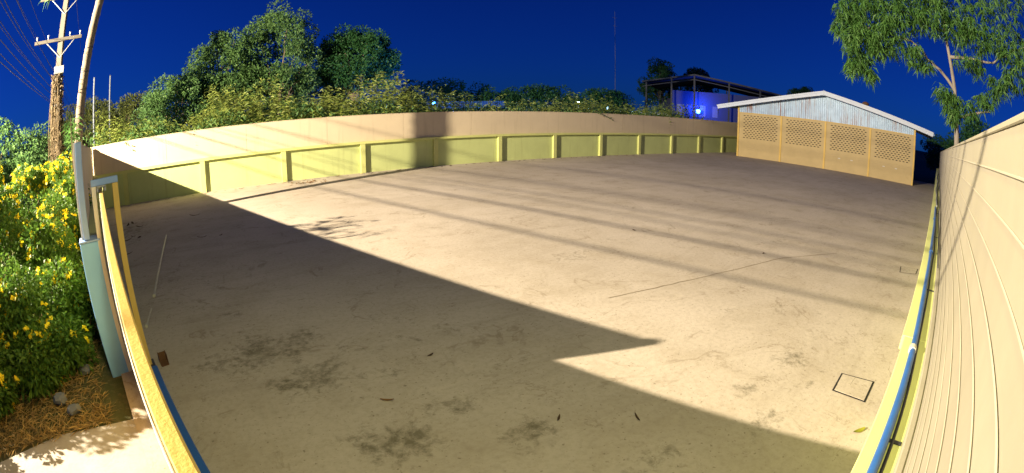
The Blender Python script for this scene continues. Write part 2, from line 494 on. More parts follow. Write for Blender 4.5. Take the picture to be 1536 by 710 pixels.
# gate stop beside the yellow post and the blue gate track
st = empty('gate_stop', FP(5.52, .40)[:], math.atan2(FE.y, FE.x))
tag(st, "small rusty gate stop box at the foot of the yellow post", "gate stop")
M['rust'] = painted("rusty_steel", (.20,.10,.05), .8, .2, 8, .5, (.08,.04,.02), .3, 60)
MB().box(-.07,.07,-.055,-.047,.0,.13).box(-.07,.07,.047,.055,.0,.13).build('side_plate', M['rust'], st, bevel=.002)
MB().box(-.08,.08,-.05,.05,.0,.008).build('base_plate', M['rust'], st)
MB().box(.062,.07,-.046,.046,.01,.12).build('back_plate', M['rust'], st)
tr = MB().obox((0,0,0), FE, FN, UP, -3.9, 1.55, -.055, .055, 0, .045).build('gate_track_kerb', M['bluepaint'], loc=FP(3.9,.235), bevel=.012)
tag(tr, "low blue painted kerb strip along the inside of the gate", "kerb")

# ================================================================== NEAR WALL (right)
def near_wall():
    root = empty('boundary_wall', WP(.5, .22)[:])
    tag(root, "cream boarded wall on a lime green ledge along the right side of the yard", "wall")
    o = WP(.5, .22)
    def ob(name, s0, s1, l0, l1, z0, z1, mat, bev=0, par=root):
        return MB().obox((0,0,0), WE, WN, UP, s0-.5, s1-.5, l0-.22, l1-.22, z0, z1).build(name, mat, par, bevel=bev)
    ob('lower_wall', -.3, 40.0, .10, .32, -.1, 1.262, M['green'])
    for i in range(11):
        s = .9 + 3.56*i
        ob('pilaster', s-.11, s+.11, -.02, .099, -.1, 1.260, M['lime'], .006)
    ob('ledge', -.3, 3.16, -.022, .33, 1.264, 1.365, M['lime'], .006)
    ob('ledge', 3.163, 19.0, -.040, .33, 1.264, 1.365, M['lime'], .006)
    ob('ledge', 19.003, 40.0, -.040, .33, 1.264, 1.365, M['lime'], .006)
    ob('base_trim', -.3, 40.0, .158, .199, 1.367, 1.415, M['cream'], .008)
    segs = [(-.3, 3.9), (3.905, 8.1), (8.105, 16.0), (16.005, 27.0), (27.005, 40.0)]
    for r in range(12):
        z0 = 1.417 + r*.0977
        for s0, s1 in segs:
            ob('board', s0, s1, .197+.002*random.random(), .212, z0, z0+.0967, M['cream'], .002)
            if r: ob('joint_bead', s0, s1, .1935, .1965, z0-.0035, z0+.0025, M['bead'], .001)
    ob('backing', -.3, 40.0, .214, .30, 1.367, 2.588, M['tan'])
    ob('coping', -.3, 40.0, .192, .31, 2.590, 2.606, M['cream'], .003)
    ob('end_post', -.55, -.305, .0, .33, -.1, 2.60, M['cream'], .01)
near_wall()

# services lying along the ledge
def along(l, z, s0, s1, step, wl, wz, f=1.0, ph=0.0):
    n = int((s1-s0)/step); return [WP(s0+step*i, l + wl*math.sin(ph+.9*f*i*step)+wl*.5*math.sin(2.3*f*i*step+1+ph), z + wz*abs(math.sin(.6*i*step+ph))) for i in range(n+1)]
pr = empty('water_pipe', WP(3, .06, 1.365)[:]); tag(pr, "blue water pipe lying along the green ledge of the right wall", "pipe")
off = -WP(3,.06,1.365)
MB().tube([p+off for p in along(.062, 1.390, -.2, 11.2, .2, .004, .002)], .0225, 10).build('pipe', M['bluepipe'], pr)
for s in (2.9, 6.0, 9.1):
    MB().tube([WP(s-.03,.062,1.391)+off, WP(s+.03,.062,1.391)+off], .029, 12).build('coupling', M['pvc'] if s < 3 else M['bluepipe'], pr)
for s in (1.9, 4.4, 7.3, 10.2):
    MB().obox(off, WE, WN, UP, s-.012, s+.012, .05, .155, 1.3655, 1.372).build('clip', M['darkmetal'], pr)
c1_ = MB().tube([p-WP(3,.10,1.37) for p in along(.099, 1.376, -.2, 30, .15, .006, .002, 1.3)], .009, 6).build('power_cable', M['blackcable'], loc=WP(3,.10,1.37))
tag(c1_, "black cable running on the ledge beside the blue pipe", "cable")
c2_ = MB().tube([p-WP(12,.05,1.38) for p in along(.06, 1.385, 11.3, 33, .2, .02, .012, .8, 1)], .018, 8).build('grey_conduit', M['greycable'], loc=WP(12,.05,1.38))
tag(c2_, "grey conduit on the far half of the right wall's ledge", "conduit")
c3_ = MB().tube([p-WP(12,.05,1.38) for p in along(.155, 1.42, 5.0, 34, .25, .012, .03, .8, 2)], .008, 6).build('black_wire', M['blackcable'], loc=WP(12,.05,1.38))
tag(c3_, "thin black wire sagging along the foot of the cream boards", "wire")

# ================================================================== MANHOLE COVERS
def manhole(pts, label, broken):
    cx = sum(p[0] for p in pts)/4; cy = sum(p[1] for p in pts)/4
    root = empty('manhole_cover', (cx, cy, 0)); tag(root, label, "manhole cover", "concrete manhole covers in the yard")
    P = [Vector((p[0]-cx, p[1]-cy, 0)) for p in pts]
    def ring(k): return [(v.x*k, v.y*k) for v in P]
    me = bpy.data.meshes.new('gap'); me.from_pydata([(x,y,.004) for x,y in ring(1.0)], [], [(0,1,2,3)])
    put('gap', me, M['dark'], root)  # near-black sheet paints the shade in the gap round the lid
    if not broken:
        MB().prism(ring(.91), .0042, .0075).build('lid', M['yard'], root)
    else:
        q = ring(.91)
        def lerp(a, b, t): return (a[0]+(b[0]-a[0])*t, a[1]+(b[1]-a[1])*t)
        e1 = lerp(q[0], q[1], .62); e2 = lerp(q[0], q[3], .42); mid = lerp(lerp(q[0],q[2],.42), q[1], .08)
        sh = lambda p, c, k: (c[0]+(p[0]-c[0])*k, c[1]+(p[1]-c[1])*k)
        for poly in ([q[0], e1, mid, e2], [e1, q[1], q[2], q[3], e2, mid]):
            c = (sum(p[0] for p in poly)/len(poly), sum(p[1] for p in poly)/len(poly))
            poly = [sh(p, c, .975) for p in poly]
            MB().prism(poly, .0042, .007+.0015*random.random()).build('lid', M['yard'], root)
manhole([(5.16,1.0),(4.70,.96),(4.71,.53),(5.24,.56)], "cracked square concrete manhole cover near the right wall, closest to the camera", True)
manhole([(10.95,1.28),(10.41,1.21),(10.64,.82),(11.17,.83)], "whole square concrete manhole cover farther along the right wall", False)

# ================================================================== SHED
def shed():
    L0 = Vector((33.9, 18.37, 0)); ang = rad(-84.03)
    root = empty('shed', L0[:], ang)        # local x along the front, local y points away from the yard... (left-hand normal)
    tag(root, "long gabled shed with ochre vent block bays and grey metal gable", "shed")
    B = 3.571; W = 4*B; D = 9.0; Y = 1      # local +y = deeper into the shed
    ztop = 3.30
    roof = lambda u: 3.70 + (5.37-3.70)*(1-abs(u-W/2)/(W/2+1.5))
    for i in range(4):
        x0, x1 = i*B+.075, (i+1)*B-.075
        # bay wall made of block courses, slotted vent field in its upper half
        bay = MB().box(x0, x1, .05, .16, -.05, ztop).build('bay_wall', M['ochre'], root)
        mb = MB(); sl = MB()
        rows, cols = 13, 10
        fx0, fx1, fz0, fz1 = x0+.42, x1-.30, 1.46, 3.12
        for r in range(rows):
            for c in range(cols):
                xx = fx0 + (fx1-fx0)*(c + (.5 if r % 2 else 0))/(cols-.5); zz = fz0 + (fz1-fz0)*r/(rows-1)
                w, h = .075, .028
                if xx+w > fx1+.08: continue
                sl.box(xx-w, xx+w, .046, .05-.0005, zz-h, zz+h)
                mb.box(xx-w-.035, xx+w+.035, .030, .0455, zz+h, zz+h+.03)      # little hood over each slot
        o = sl.build('vent_slot_shade', M['dark'], bay); o["kind"] = "stuff"  # near-black plates paint the shade inside the vent openings
        o = mb.build('vent_hoods', M['ochre'], bay); o["kind"] = "stuff"
        cr = MB()
        for k in range(1, 16):
            if 1.36 < k*.2 : continue
            cr.box(x0, x1, .044, .0495, k*.2-.004, k*.2+.004)
        o = cr.build('block_courses', M['ochre'], bay); o["kind"] = "stuff"
        if i >= 2:
            for q in (.33, .62):
                MB().box(x0+(x1-x0)*q-.09, x0+(x1-x0)*q+.09, .03, .0445, .86, .93).build('vent_plate', M['whitepost'], bay, bevel=.004)
    for i in range(5):
        w = .07
        MB().box(i*B-w, i*B+w, .0, .17, -.05, ztop+.0 if 0 < i < 4 else roof(i*B)-.22).build('post', M['yellowpost'], root, bevel=.008)
    MB().box(-.02, W+.02, -.005, .04, ztop+.002, ztop+.05).build('lintel_trim', M['yellowpost'], root, bevel=.004)
    # ribbed gable sheeting
    mb = MB(); n = 84; vs = []; fs = []
    for k in range(n*4+1):
        u = W*k/(n*4); ph = k % 4
        yy = .02 if ph in (0, 1) else .062
        vs += [(u, yy, ztop+.052), (u, yy, roof(u)-.16)]
    fs = [(2*k, 2*k+2, 2*k+3, 2*k+1) for k in range(n*4)]
    mb.add(vs, fs); mb.build('gable_sheet', M['sheet'], root)
    # side and back walls
    MB().box(W-.08, W+.02, .172, D, -.05, 1.2).build('side_wall', M['ochre'], root)
    mb = MB(); vs = []; n = 60
    for k in range(n*2+1):
        yy = .172 + (D-.172)*k/(n*2); xx = W - (.0 if k % 2 else .035)
        vs += [(xx, yy, 1.205), (xx, yy, roof(W)-.2)]
    mb.add(vs, [(2*k,2*k+2,2*k+3,2*k+1) for k in range(n*2)]); mb.build('side_sheet', M['sheet'], root)
    MB().box(-.02, .08, .172, D, -.05, roof(0)-.2).build('side_wall', M['ochre'], root)
    MB().box(.082, W-.09, D-.1, D, -.05, ztop).build('back_wall', M['ochre'], root)
    # roof: two thin slopes, barge boards on the gable end
    for sgn in (-1, 1):
        e = W/2 + sgn*(W/2+1.5); ze = 3.70; zp = 5.37
        vs = []
        n = 40
        for k in range(n+1):
            yy = -.75 + (D+1.2)*k/n
            dz = .03*(k % 2)
            vs += [(W/2, yy, zp-.03+dz), (e, yy, ze-.03+dz)]
        mb = MB(); mb.add(vs, [(2*k,2*k+2,2*k+3,2*k+1) for k in range(n)])
        mb.build('roof_slope', M['roofblue'], root)
        dx = Vector((e-W/2, 0, ze-zp)); L = dx.length; dx.normalize(); up = Vector((-dx.z*sgn, 0, dx.x*sgn)); up = up if up.z > 0 else -up
        fb = MB().obox((W/2, 0, zp), dx, Vector((0,1,0)), up, 0, L, -.80, -.765, -.24, .035).build('barge_board', M['fascia'], root, bevel=.006)
        MB().obox((W/2, 0, zp), dx, Vector((0,1,0)), up, 0, L+.02, -.84, -.801, -.07, .06).build('drip_edge', M['fascia'], fb, bevel=.004)
        MB().obox((W/2, 0, zp), dx, Vector((0,1,0)), up, .3, L-.1, -.76, .0, -.075, -.055).build('soffit', M['paleblue'], root)
        for yy in (.6, 3.2, 5.8, 8.4):
            MB().obox((W/2, yy, zp), dx, Vector((0,1,0)), up, .1, L-.05, -.04, .04, -.16, -.06).build('rafter', M['steel'], root)
    MB().tube([(W+1.52, -.75, 3.60), (W+1.52, D+.4, 3.56)], .07, 10).build('gutter', M['paleblue'], root)
    MB().tube([(W/2, -.8, 5.40), (W/2, D+.4, 5.40)], .06, 8).build('ridge_cap', M['fascia'], root)
    # turbine vent on the right slope
    v = [( .12,0),(.12,.12),(.26,.16),(.30,.26),(.22,.36),(.02,.42)]
    mb = MB(); n = 14
    vs = [(r*math.cos(2*math.pi*k/n), r*math.sin(2*math.pi*k/n), z) for r, z in v for k in range(n)]
    mb.add(vs, [(i*n+k, i*n+(k+1)%n, (i+1)*n+(k+1)%n, (i+1)*n+k) for i in range(len(v)-1) for k in range(n)], True)
    mb.build('roof_vent', M['rust'], root, loc=(W/2+3.0, 1.2, roof(W/2+3.0)-.02))
shed()

# ================================================================== FOLIAGE TOOLS
def leaf_cloud(P, N, length, width, droop=0.0, rg=rng, fold=.15):
    """P centres (n,3), N leaf axis directions (n,3). One bent two-quad leaf per point."""
    n = len(P)
    ax = N/np.linalg.norm(N, axis=1, keepdims=True)
    rv = rg.normal(size=(n,3)); sd = np.cross(ax, rv); sd /= np.linalg.norm(sd, axis=1, keepdims=True)+1e-9
    nm = np.cross(sd, ax)
    L = length*rg.uniform(.65, 1.25, (n,1)); W = width*rg.uniform(.7, 1.2, (n,1))
    tip = P + ax*L + np.array([0,0,-1])*droop*L
    mid = P + ax*L*.5 + nm*fold*L*.4
    V = np.stack([P, mid + sd*W*.5, tip, mid - sd*W*.5], 1).reshape(-1,3)
    i = np.arange(n)*4
    return V, np.stack([i, i+1, i+2, i+3], 1)

def clump_points(centres, radii, n, rg, shell=.55):
    c = rg.integers(0, len(centres), n)
    d = rg.normal(size=(n,3)); d /= np.linalg.norm(d, axis=1, keepdims=True)
    r = (shell + (1-shell)*rg.random((n,1)))**.6
    return centres[c] + d*r*radii[c][:,None]*np.array([1,1,.8]), d

def crown_centres(centre, rx, ry, rz, k, rg, flat_bottom=.6):
    out = []
    while len(out) < k:
        d = rg.normal(size=3); d /= np.linalg.norm(d)
        if d[2] < -flat_bottom: continue
        rr = rg.uniform(.45, 1.0)**.5
        out.append(np.array(centre) + d*rr*np.array([rx,ry,rz]))
    return np.array(out)

def limb(mb, a, b, r0, r1, wig=.12, n=6):
    a, b = Vector(a), Vector(b); L = (b-a).length
    pts = [a.lerp(b, i/n) + (Vector((random.uniform(-1,1), random.uniform(-1,1), random.uniform(-.4,.6)))*wig*L*.25 if 0 < i < n else Vector()) for i in range(n+1)]
    mb.tube(pts, [r0+(r1-r0)*i/n for i in range(n+1)], 7)

def tree(name, base, trunk_h, r, centre, rx, ry, rz, label, cat='tree', group=None, mat=None, n=16000, leaf=.22, lw=.09, clumps=60, cr=.9, seed=1, bark='bark', droop=.1, fb=.6, sparse=.0, extra=None):
    rg = np.random.default_rng(seed); random.seed(seed)
    root = empty(name, base); tag(root, label, cat, group)
    C = np.array(centre)
    cc = crown_centres(C, rx, ry, rz, clumps, rg, fb)
    if extra is not None:
        cc = np.vstack([cc, np.array(extra)])
    mb = MB()
    fork = Vector((C[0]*.35, C[1]*.35, trunk_h))
    limb(mb, (0,0,-.1), fork, r, r*.7, .12, 8)
    for i in range(0, len(cc), max(1, len(cc)//14)):
        t = Vector(cc[i]); md = fork.lerp(t, .5) + Vector((0,0,.15*rz))
        limb(mb, fork, md, r*.45, r*.22, .2, 4); limb(mb, md, t, r*.22, r*.06, .2, 4)
    mb.build('trunk', M[bark], root)
    rad_ = cr*rg.uniform(.6, 1.25, len(cc))
    P, d = clump_points(cc, rad_, n, rg)
    N = d*.6 + rg.normal(size=d.shape)*.55 + np.array([0,0,-droop])
    V, F = leaf_cloud(P, N, leaf, lw, droop, rg)
    put('crown', fast_mesh('crown', V, quads=F), mat, root)
    return root

GL1 = leafmat("leaf_mid_green", (.075,.17,.055), (.15,.27,.08))
GL2 = leafmat("leaf_dark_green", (.025,.095,.03), (.055,.16,.05), .3)
GL3 = leafmat("leaf_olive", (.08,.11,.03), (.14,.16,.045))
GL4 = leafmat("weed_yellow_green", (.15,.22,.04), (.30,.34,.08), .45)
GL5 = leafmat("leaf_long_green", (.05,.14,.03), (.11,.22,.055), .4)
GL6 = leafmat("shrub_bright_green", (.05,.13,.02), (.12,.22,.03))

def pol(az, r): return (r*math.cos(rad(az)), r*math.sin(rad(az)))

# trees behind the far wall -----------------------------------------------------------
G = "trees behind the far wall"
x, y = pol(93.5, 31)
tree('broadleaf_tree', (x, y, 0), 2.2, .16, (0,0,4.0), 2.7, 2.2, 1.9, "low rounded tree at the left end of the tree group", 'tree', G, GL1, 14000, .20, .085, 55, .75, 11, fb=.9)
x, y = pol(88.2, 33)
tree('broadleaf_tree', (x, y, 0), 3.0, .2, (0,0,5.6), 2.5, 2.2, 3.1, "tall leafy tree beside the highest tree, on its left", 'tree', G, GL1, 18000, .20, .085, 75, .8, 12, fb=.9)
x, y = pol(81.2, 33.5)
tree('broadleaf_tree', (x, y, 0), 3.2, .24, (0,0,6.4), 2.6, 2.4, 3.9, "highest tree in the group, reaching the top of the sky", 'tree', G, GL2 if False else GL1, 22000, .20, .085, 85, .8, 13, fb=.9)
x, y = pol(72.3, 36)
tree('round_tree', (x, y, 0), 3.4, .26, (0,0,6.4), 2.75, 2.6, 2.35, "dense dark green tree with a smooth round dome crown", 'tree', G, GL2, 34000, .20, .10, 110, .7, 14, fb=.75)
x, y = pol(84.5, 36)
tree('broadleaf_tree', (x, y, 0), 2.5, .2, (0,0,4.2), 3.6, 2.5, 2.4, "shadowy tree filling the gap behind the two tall trees", 'tree', G, GL2, 18000, .22, .1, 70, .85, 15, fb=.9)
x, y = pol(77, 40)
tree('broadleaf_tree', (x, y, 0), 2.5, .2, (0,0,4.0), 2.6, 2.5, 2.6, "dark tree between the highest tree and the round dome tree", 'tree', G, GL2, 12000, .22, .1, 55, .85, 16, fb=.9)
x, y = pol(99.5, 36)
tree('broadleaf_tree', (x, y, 0), 2.0, .16, (0,0,3.7), 3.2, 2.2, 1.6, "low brownish olive tree near the utility poles", 'tree', G, GL3, 12000, .22, .09, 55, .8, 17, fb=.9)
x, y = pol(104.5, 40)
tree('broadleaf_tree', (x, y, 0), 2.0, .16, (0,0,4.2), 3.2, 2.2, 1.8, "low olive tree behind the leaning palm trunk", 'tree', G, GL3, 12000, .22, .09, 55, .8, 18, fb=.9)
for az, r, h, w, lab, sd in ((63.5, 47, 4.6, 3.4, "dark low tree just right of the round dome tree", 21), (57, 52, 4.2, 4.0, "low dark tree in the middle of the far skyline", 22),
                             (50.5, 55, 4.6, 4.2, "low dark tree left of the thin mast", 23), (44.5, 56, 4.4, 3.8, "low dark tree at the foot of the thin mast", 24)):
    x, y = pol(az, r)
    tree('broadleaf_tree', (x, y, 0), 1.8, .18, (0,0,h*.72), w, 2.6, h*.45, lab, 'tree', G, GL2, 9000, .28, .13, 45, 1.0, sd, fb=.9)
x, y = pol(37.6, 80)
tree('broadleaf_tree', (x, y, 0), 5, .25, (0,0,7.4), 3.4, 2.6, 4.0, "dark tree rising behind the left end of the hall roof", 'tree', G, GL2, 9000, .35, .16, 40, 1.1, 25, fb=.9)
x, y = pol(33.2, 82)
tree('broadleaf_tree', (x, y, 0), 5, .25, (0,0,8.2), 3.2, 2.0, 2.6, "small dark tree showing over the ridge of the hall roof", 'tree', G, GL2, 7000, .35, .16, 34, .9, 26, fb=.9)
x, y = pol(20.8, 75)
tree('broadleaf_tree', (x, y, 0), 5, .2, (0,0,7.6), 1.7, 2.0, 1.0, "small dark tree top just above the shed roof", 'tree', G, GL2, 4000, .3, .15, 20, .7, 27, fb=.9)
for az, r, h, w, lab, sd in ((.9, 48, 3.6, 2.6, "dark bush beyond the right wall, beside the trunk", 28), (3.2, 52, 4.0, 2.4, "dark bush between shed and right wall", 29), (-1.6, 36, 5.2, 2.0, "tall dark shrub beyond the right wall at the edge of view", 30)):
    x, y = pol(az, r)
    tree('bush', (x, y, 0), 1.0, .12, (0,0,h*.6), w, 2.0, h*.45, lab, 'bush', "dark bushes beyond the right wall", GL2, 6000, .25, .11, 30, .8, sd, fb=.9)

# weedy thicket right behind the wall ---------------------------------------------------
def thicket():
    rg = np.random.default_rng(31)
    Vs, Fs, k = [], [], 0
    SV = MB()
    top = lambda x: (3.15 if x < 0 else 3.75) + .35*math.sin(x*.9) + .25*math.sin(x*2.3+1)
    xs = np.concatenate([rg.uniform(-5.5, 11.5, 900), rg.uniform(11.5, 33, 760)])
    for x in xs:
        y = BY + .45 + rg.random()**1.2*4.2
        h = top(x) + (y-BY)*.07
        if x > 10.5: h = min(h, 2.95 + .3*rg.random() + .55*max(0, math.sin(x*.62+.5)))
        h *= rg.uniform(.78, 1.06)
        m_ = 26
        z = np.sort(rg.uniform(.42*h, h, m_)); a = rg.uniform(0, 2*np.pi, m_)
        lean = rg.normal(size=2)*.12
        P = np.stack([x + lean[0]*z/h + rg.normal(size=m_)*.02, y + lean[1]*z/h + rg.normal(size=m_)*.02, z], 1)
        el = rg.uniform(-.1, .9, m_)
        N = np.stack([np.cos(a)*np.cos(el), np.sin(a)*np.cos(el), np.sin(el)], 1)
        V, F = leaf_cloud(P, N, .27, .055, .25, rg)
        Vs.append(V); Fs.append(F+k); k += len(V)
    o = put('weed_thicket', fast_mesh('weed_thicket', np.vstack(Vs), quads=np.vstack(Fs)), GL4)
    tag(o, "yellow green weeds and tall grass crowding behind the far wall", "weeds", kind="stuff")
    # darker underlayer
    n = 42000
    x = rg.uniform(-6, 33, n); y = BY + .5 + rg.random(n)*5.0
    hh = np.where(x < 10.5, 2.75 + .35*np.sin(x*1.7), 2.45 + .15*np.sin(x*1.3)) + (y-BY)*.06
    P = np.stack([x, y, hh*rg.uniform(.5, 1.0, n)], 1)
    V, F = leaf_cloud(P, rg.normal(size=(n,3))+np.array([0,0,.3]), .22, .08, .1, rg)
    o = put('undergrowth', fast_mesh('undergrowth', V, quads=F), GL1)
    tag(o, "dark green undergrowth beneath the weeds behind the far wall", "undergrowth", kind="stuff")
thicket()

# creeper hanging over the wall top
rg = np.random.default_rng(5)
def creeper(x0, label, n=34, L=1.6, sd=5):
    rg = np.random.default_rng(sd); random.seed(sd)
    root = empty('creeper', (x0, BY+PR+.02, 2.53)); tag(root, label, "creeper", "creepers over the far wall")
    pts = [Vector((0,.15,.12)), Vector((.25,-.02,.06)), Vector((L*.5,-.06,-.12)), Vector((L,-.055,-.42))]
    MB().tube(pts, [.008,.007,.006,.003], 5).build('stem', M['bark'], root)
    t = rg.random(n)*2.999; P = []
    for q in t:
        i = int(q); P.append(np.array(pts[i].lerp(pts[i+1], q-i)) + rg.normal(size=3)*.03*np.array([1,.3,1]))
    P = np.array(P); P[:,1] = np.minimum(P[:,1], np.where(P[:,2] < .02, -.03, 9))
    N = rg.normal(size=(n,3)); N[:,1] = -abs(N[:,1])*.3
    V, F = leaf_cloud(P, N, .12, .06, .2, rg)
    put('leaves', fast_mesh('leaves', V, quads=F), GL1, root)
creeper(20.6, "creeper strand trailing down the far wall below the middle lights")
creeper(-3.9, "short creeper strand over the wall top beside the lane fence corner", 14, .5, 6)

# ================================================================== TREE OVER THE RIGHT WALL
def drooping_tree():
    rg = np.random.default_rng(41); random.seed(41)
    bx, by = 13.0, .22
    root = empty('drooping_tree', (bx, by, 0)); tag(root, "long leaved tree leaning over the right wall into the sky", "tree")
    mb = MB()
    mb.tube([(.0,.0,-.1),(.02,.0,1.5),(.0,.02,2.6),(-.05,.06,3.4),(-.02,.10,4.1),(-.1,.25,5.2),(-.2,.35,6.6)], [.11,.10,.085,.07,.055,.045,.03], 9)
    br = [((-.05,.06,3.45),(-.1,-1.0,3.75),.045), ((-.03,.08,3.5),(-.3,.5,3.75),.03), ((-.02,.1,4.1),(-.4,1.3,5.1),.05), ((-.4,1.3,5.1),(-.7,2.6,5.3),.03),
          ((-.08,.2,4.9),(.1,-1.2,5.0),.05), ((.1,-1.2,5.0),(-.1,-2.4,5.6),.03), ((-.2,.3,5.5),(-.5,1.9,5.9),.045), ((-.5,1.9,5.9),(-.8,3.1,5.6),.025), ((-.2,.35,6.2),(-.4,2.0,7.0),.04), ((-.2,.35,6.5),(0,-1.5,7.0),.04), ((-.7,2.6,5.3),(-.8,2.9,4.4),.015)]
    for a, b, r in br: limb(mb, a, b, r, r*.5, .18, 5)
    mb.build('trunk', M['treegrey'], root)
    # clumps: centre (relative), radius, count
    cl = [((-.2,.15,3.75),.33,150),((-.35,.42,3.95),.30,130),((-.1,-.35,3.72),.24,80),((-.2,.1,3.4),.22,70),((-.2,-.85,3.95),.32,130),((-.1,-1.3,4.4),.4,170),
          ((-.6,1.25,4.75),.36,160),((-.55,.95,4.5),.25,70),((-.75,2.0,5.0),.6,420),((-.85,2.65,4.85),.62,480),((-.85,3.05,5.2),.42,280),((-.85,2.85,4.25),.34,180),((-.85,2.5,4.1),.25,80),((-.8,2.2,5.6),.7,520),
          ((-.8,2.9,5.7),.5,320),((-.6,1.4,5.7),.65,420),((-.5,.6,5.75),.6,360),((-.3,-.2,5.7),.6,340),((-.2,-.9,5.5),.55,280),((-.1,-1.6,5.3),.55,280),((0,-2.3,5.4),.6,280),((-.5,1.0,6.5),.9,520),((-.3,-.3,6.6),.9,480),((-.2,-1.6,6.4),.9,420),((-.7,2.4,6.5),.8,460),((.2,-.6,4.85),.35,110),((-.2,-.2,4.9),.3,60),((0,-1.9,4.7),.45,180)]
    Vs, Fs, k = [], [], 0
    for c, r, n in cl:
        n = int(n*2.6)
        # twigs end in tufts: leaves radiate and droop from tuft points
        tn = max(4, n//9)
        tp = rg.normal(size=(tn,3)); tp /= np.linalg.norm(tp, axis=1, keepdims=True); tp = np.array(c) + tp*r*rg.random((tn,1))**.4*np.array([1,1,.85])
        idx = rg.integers(0, tn, n)
        d = rg.normal(size=(n,3)); d[:,2] = d[:,2]*.5 - .55
        V, F = leaf_cloud(tp[idx] + rg.normal(size=(n,3))*.02, d, .19, .034, .45, rg, .25)
        Vs.append(V); Fs.append(F+k); k += len(V)
    put('crown', fast_mesh('crown', np.vstack(Vs), quads=np.vstack(Fs)), GL5, root)
drooping_tree()

# ================================================================== LANE SIDE: POLES, PALM, SHRUBS
def utility_pole():
    x, y = -7.57, 21.75
    root = empty('utility_pole', (x, y, 0)); tag(root, "square concrete utility pole with crossarm at the far left", "pole")
    mb = MB(); vs = []
    for z, w in ((-.2,.19),(11.5,.12)): vs += [(-w,-w,z),(w,-w,z),(w,w,z),(-w,w,z)]
    mb.add(vs, [(0,1,5,4),(1,2,6,5),(2,3,7,6),(3,0,4,7),(4,5,6,7),(3,2,1,0)]); mb.build('shaft', M['pole'], root, bevel=.012)
    la = Vector((.948,.317,0))             # direction of the light across the lane
    ca = Vector((-.317,.948,0))
    for z in (7.45, 9.4):
        arm = MB().obox((0,0,z), la, ca, UP, -1.5, 1.1, -.25, -.17, -.075, .075).build('crossarm', M['armdark'], root, bevel=.006)
        for q in (-1.38,-.75,.45,1.0):
            MB().tube([la*q-ca*.21+UP*(z+.077), la*q-ca*.21+UP*(z+.15)], .012, 8).tube([la*q-ca*.21+UP*(z+.15), la*q-ca*.21+UP*(z+.20), la*q-ca*.21+UP*(z+.26)], [.065,.045,.065], 10).build('insulator', M['steel'], arm)
        MB().tube([la*-.8-ca*.16+UP*(z-.08), UP*(z-.8)-ca*.16], .025, 6).tube([la*.7-ca*.16+UP*(z-.08), UP*(z-.8)-ca*.16], .025, 6).build('brace', M['steel'], arm)
    for z in (4.6, 5.2, 5.7): MB().obox((0,0,z), ca, la, UP, -.19, .19, -.19, .19, -.03, .03).build('band', M['steel'], root)
    MB().obox((0,0,6.15), ca, la, UP, -.26, .26, -.26, .26, -.2, .12)  .build('collar', M['steel'], root, bevel=.01)
    return root
utility_pole()

def vines(base, r, h0, h1, label):
    rg = np.random.default_rng(51)
    root = empty('hanging_vines', base); tag(root, label, "vines")
    mb = MB(); random.seed(51)
    for k in range(110):
        a = random.uniform(0, 6.28); q = r*random.uniform(.45, 1.0)
        p = Vector((math.cos(a)*q, math.sin(a)*q, h1-random.uniform(0,.25)))
        pts = [p]
        while pts[-1].z > h0 + random.uniform(0,.5):
            l = pts[-1]; pts.append(Vector((l.x+random.uniform(-.04,.04), l.y+random.uniform(-.04,.04), l.z-random.uniform(.25,.4))))
        if len(pts) > 1: mb.tube(pts, .014, 4, False)
    mb.build('stems', M['vine'], root)
    n = 1300
    a = rg.uniform(0,6.28,n); q = r*rg.uniform(.6,1.1,n)
    P = np.stack([np.cos(a)*q, np.sin(a)*q, rg.uniform(h0,h1,n)], 1)
    V, F = leaf_cloud(P, rg.normal(size=(n,3))+np.array([0,0,-.8]), .2, .07, .3, rg)
    put('leaves', fast_mesh('leaves', V, quads=F), M['vine'], root)
vines((-7.62, 21.75, 0), .30, .4, 5.95, "dry brown vines wrapped round the utility pole")

def palm():
    random.seed(61)
    root = empty('palm_tree', (-4.66, 15.22, 0)); tag(root, "ringed grey palm trunk leaning up past the blue gate post", "palm tree")
    mb = MB(); pts = []; rs = []
    n = 90
    for i in range(n+1):
        t = i/n; z = 9.4*t - .1
        ln = .62*(z/6.5)**1.5 if z > 0 else 0
        pts.append(Vector((.938*ln, .347*ln, z))); rs.append((.142 + .010*(1 if i % 4 == 0 else 0)) * (1.12 - .12*t))
    mb.tube(pts, rs, 14); tk = mb.build('trunk', M['palmbark'], root)
    for z in (3.55, 3.65, 4.3, 4.38, 4.9, 5.6):
        i = int((z+.1)/9.4*n); MB().tube([pts[i]-UP*.008, pts[i]+UP*.008], .164, 14).build('wire_band', M['darkmetal'], tk)
    top = pts[-1]
    rg = np.random.default_rng(61); Vs, Fs, k = [], [], 0; mb = MB()
    for f in range(18):
        a = f*2.4; el = random.uniform(-.1, 1.1); L = random.uniform(2.4, 3.1)
        prev = []; 
        for j in range(13):
            t = j/12
            prev.append(top + Vector((math.cos(a)*math.cos(el)*L*t, math.sin(a)*math.cos(el)*L*t, math.sin(el)*L*t - 1.5*t*t)))
        mb.tube(prev, [.03*(1-.8*j/12) for j in range(13)], 5)
        sdv = np.array([-math.sin(a), math.cos(a), 0])
        for sg in (-1, 1):
            tt = rg.uniform(.12, 1, 46)
            P = np.array([np.array(prev[int(q*11.99)].lerp(prev[int(q*11.99)+1], q*11.99 % 1)) for q in tt])
            N = np.array([math.cos(a), math.sin(a), 0])*.5 + sdv*sg*.8 + rg.normal(size=(46,3))*.1
            V, F = leaf_cloud(P, N, .55, .045, .45, rg); Vs.append(V); Fs.append(F+k); k += len(V)
    mb.build('frond_ribs', M['palebark'], root)
    put('crown', fast_mesh('crown', np.vstack(Vs), quads=np.vstack(Fs)), GL5, root)
palm()

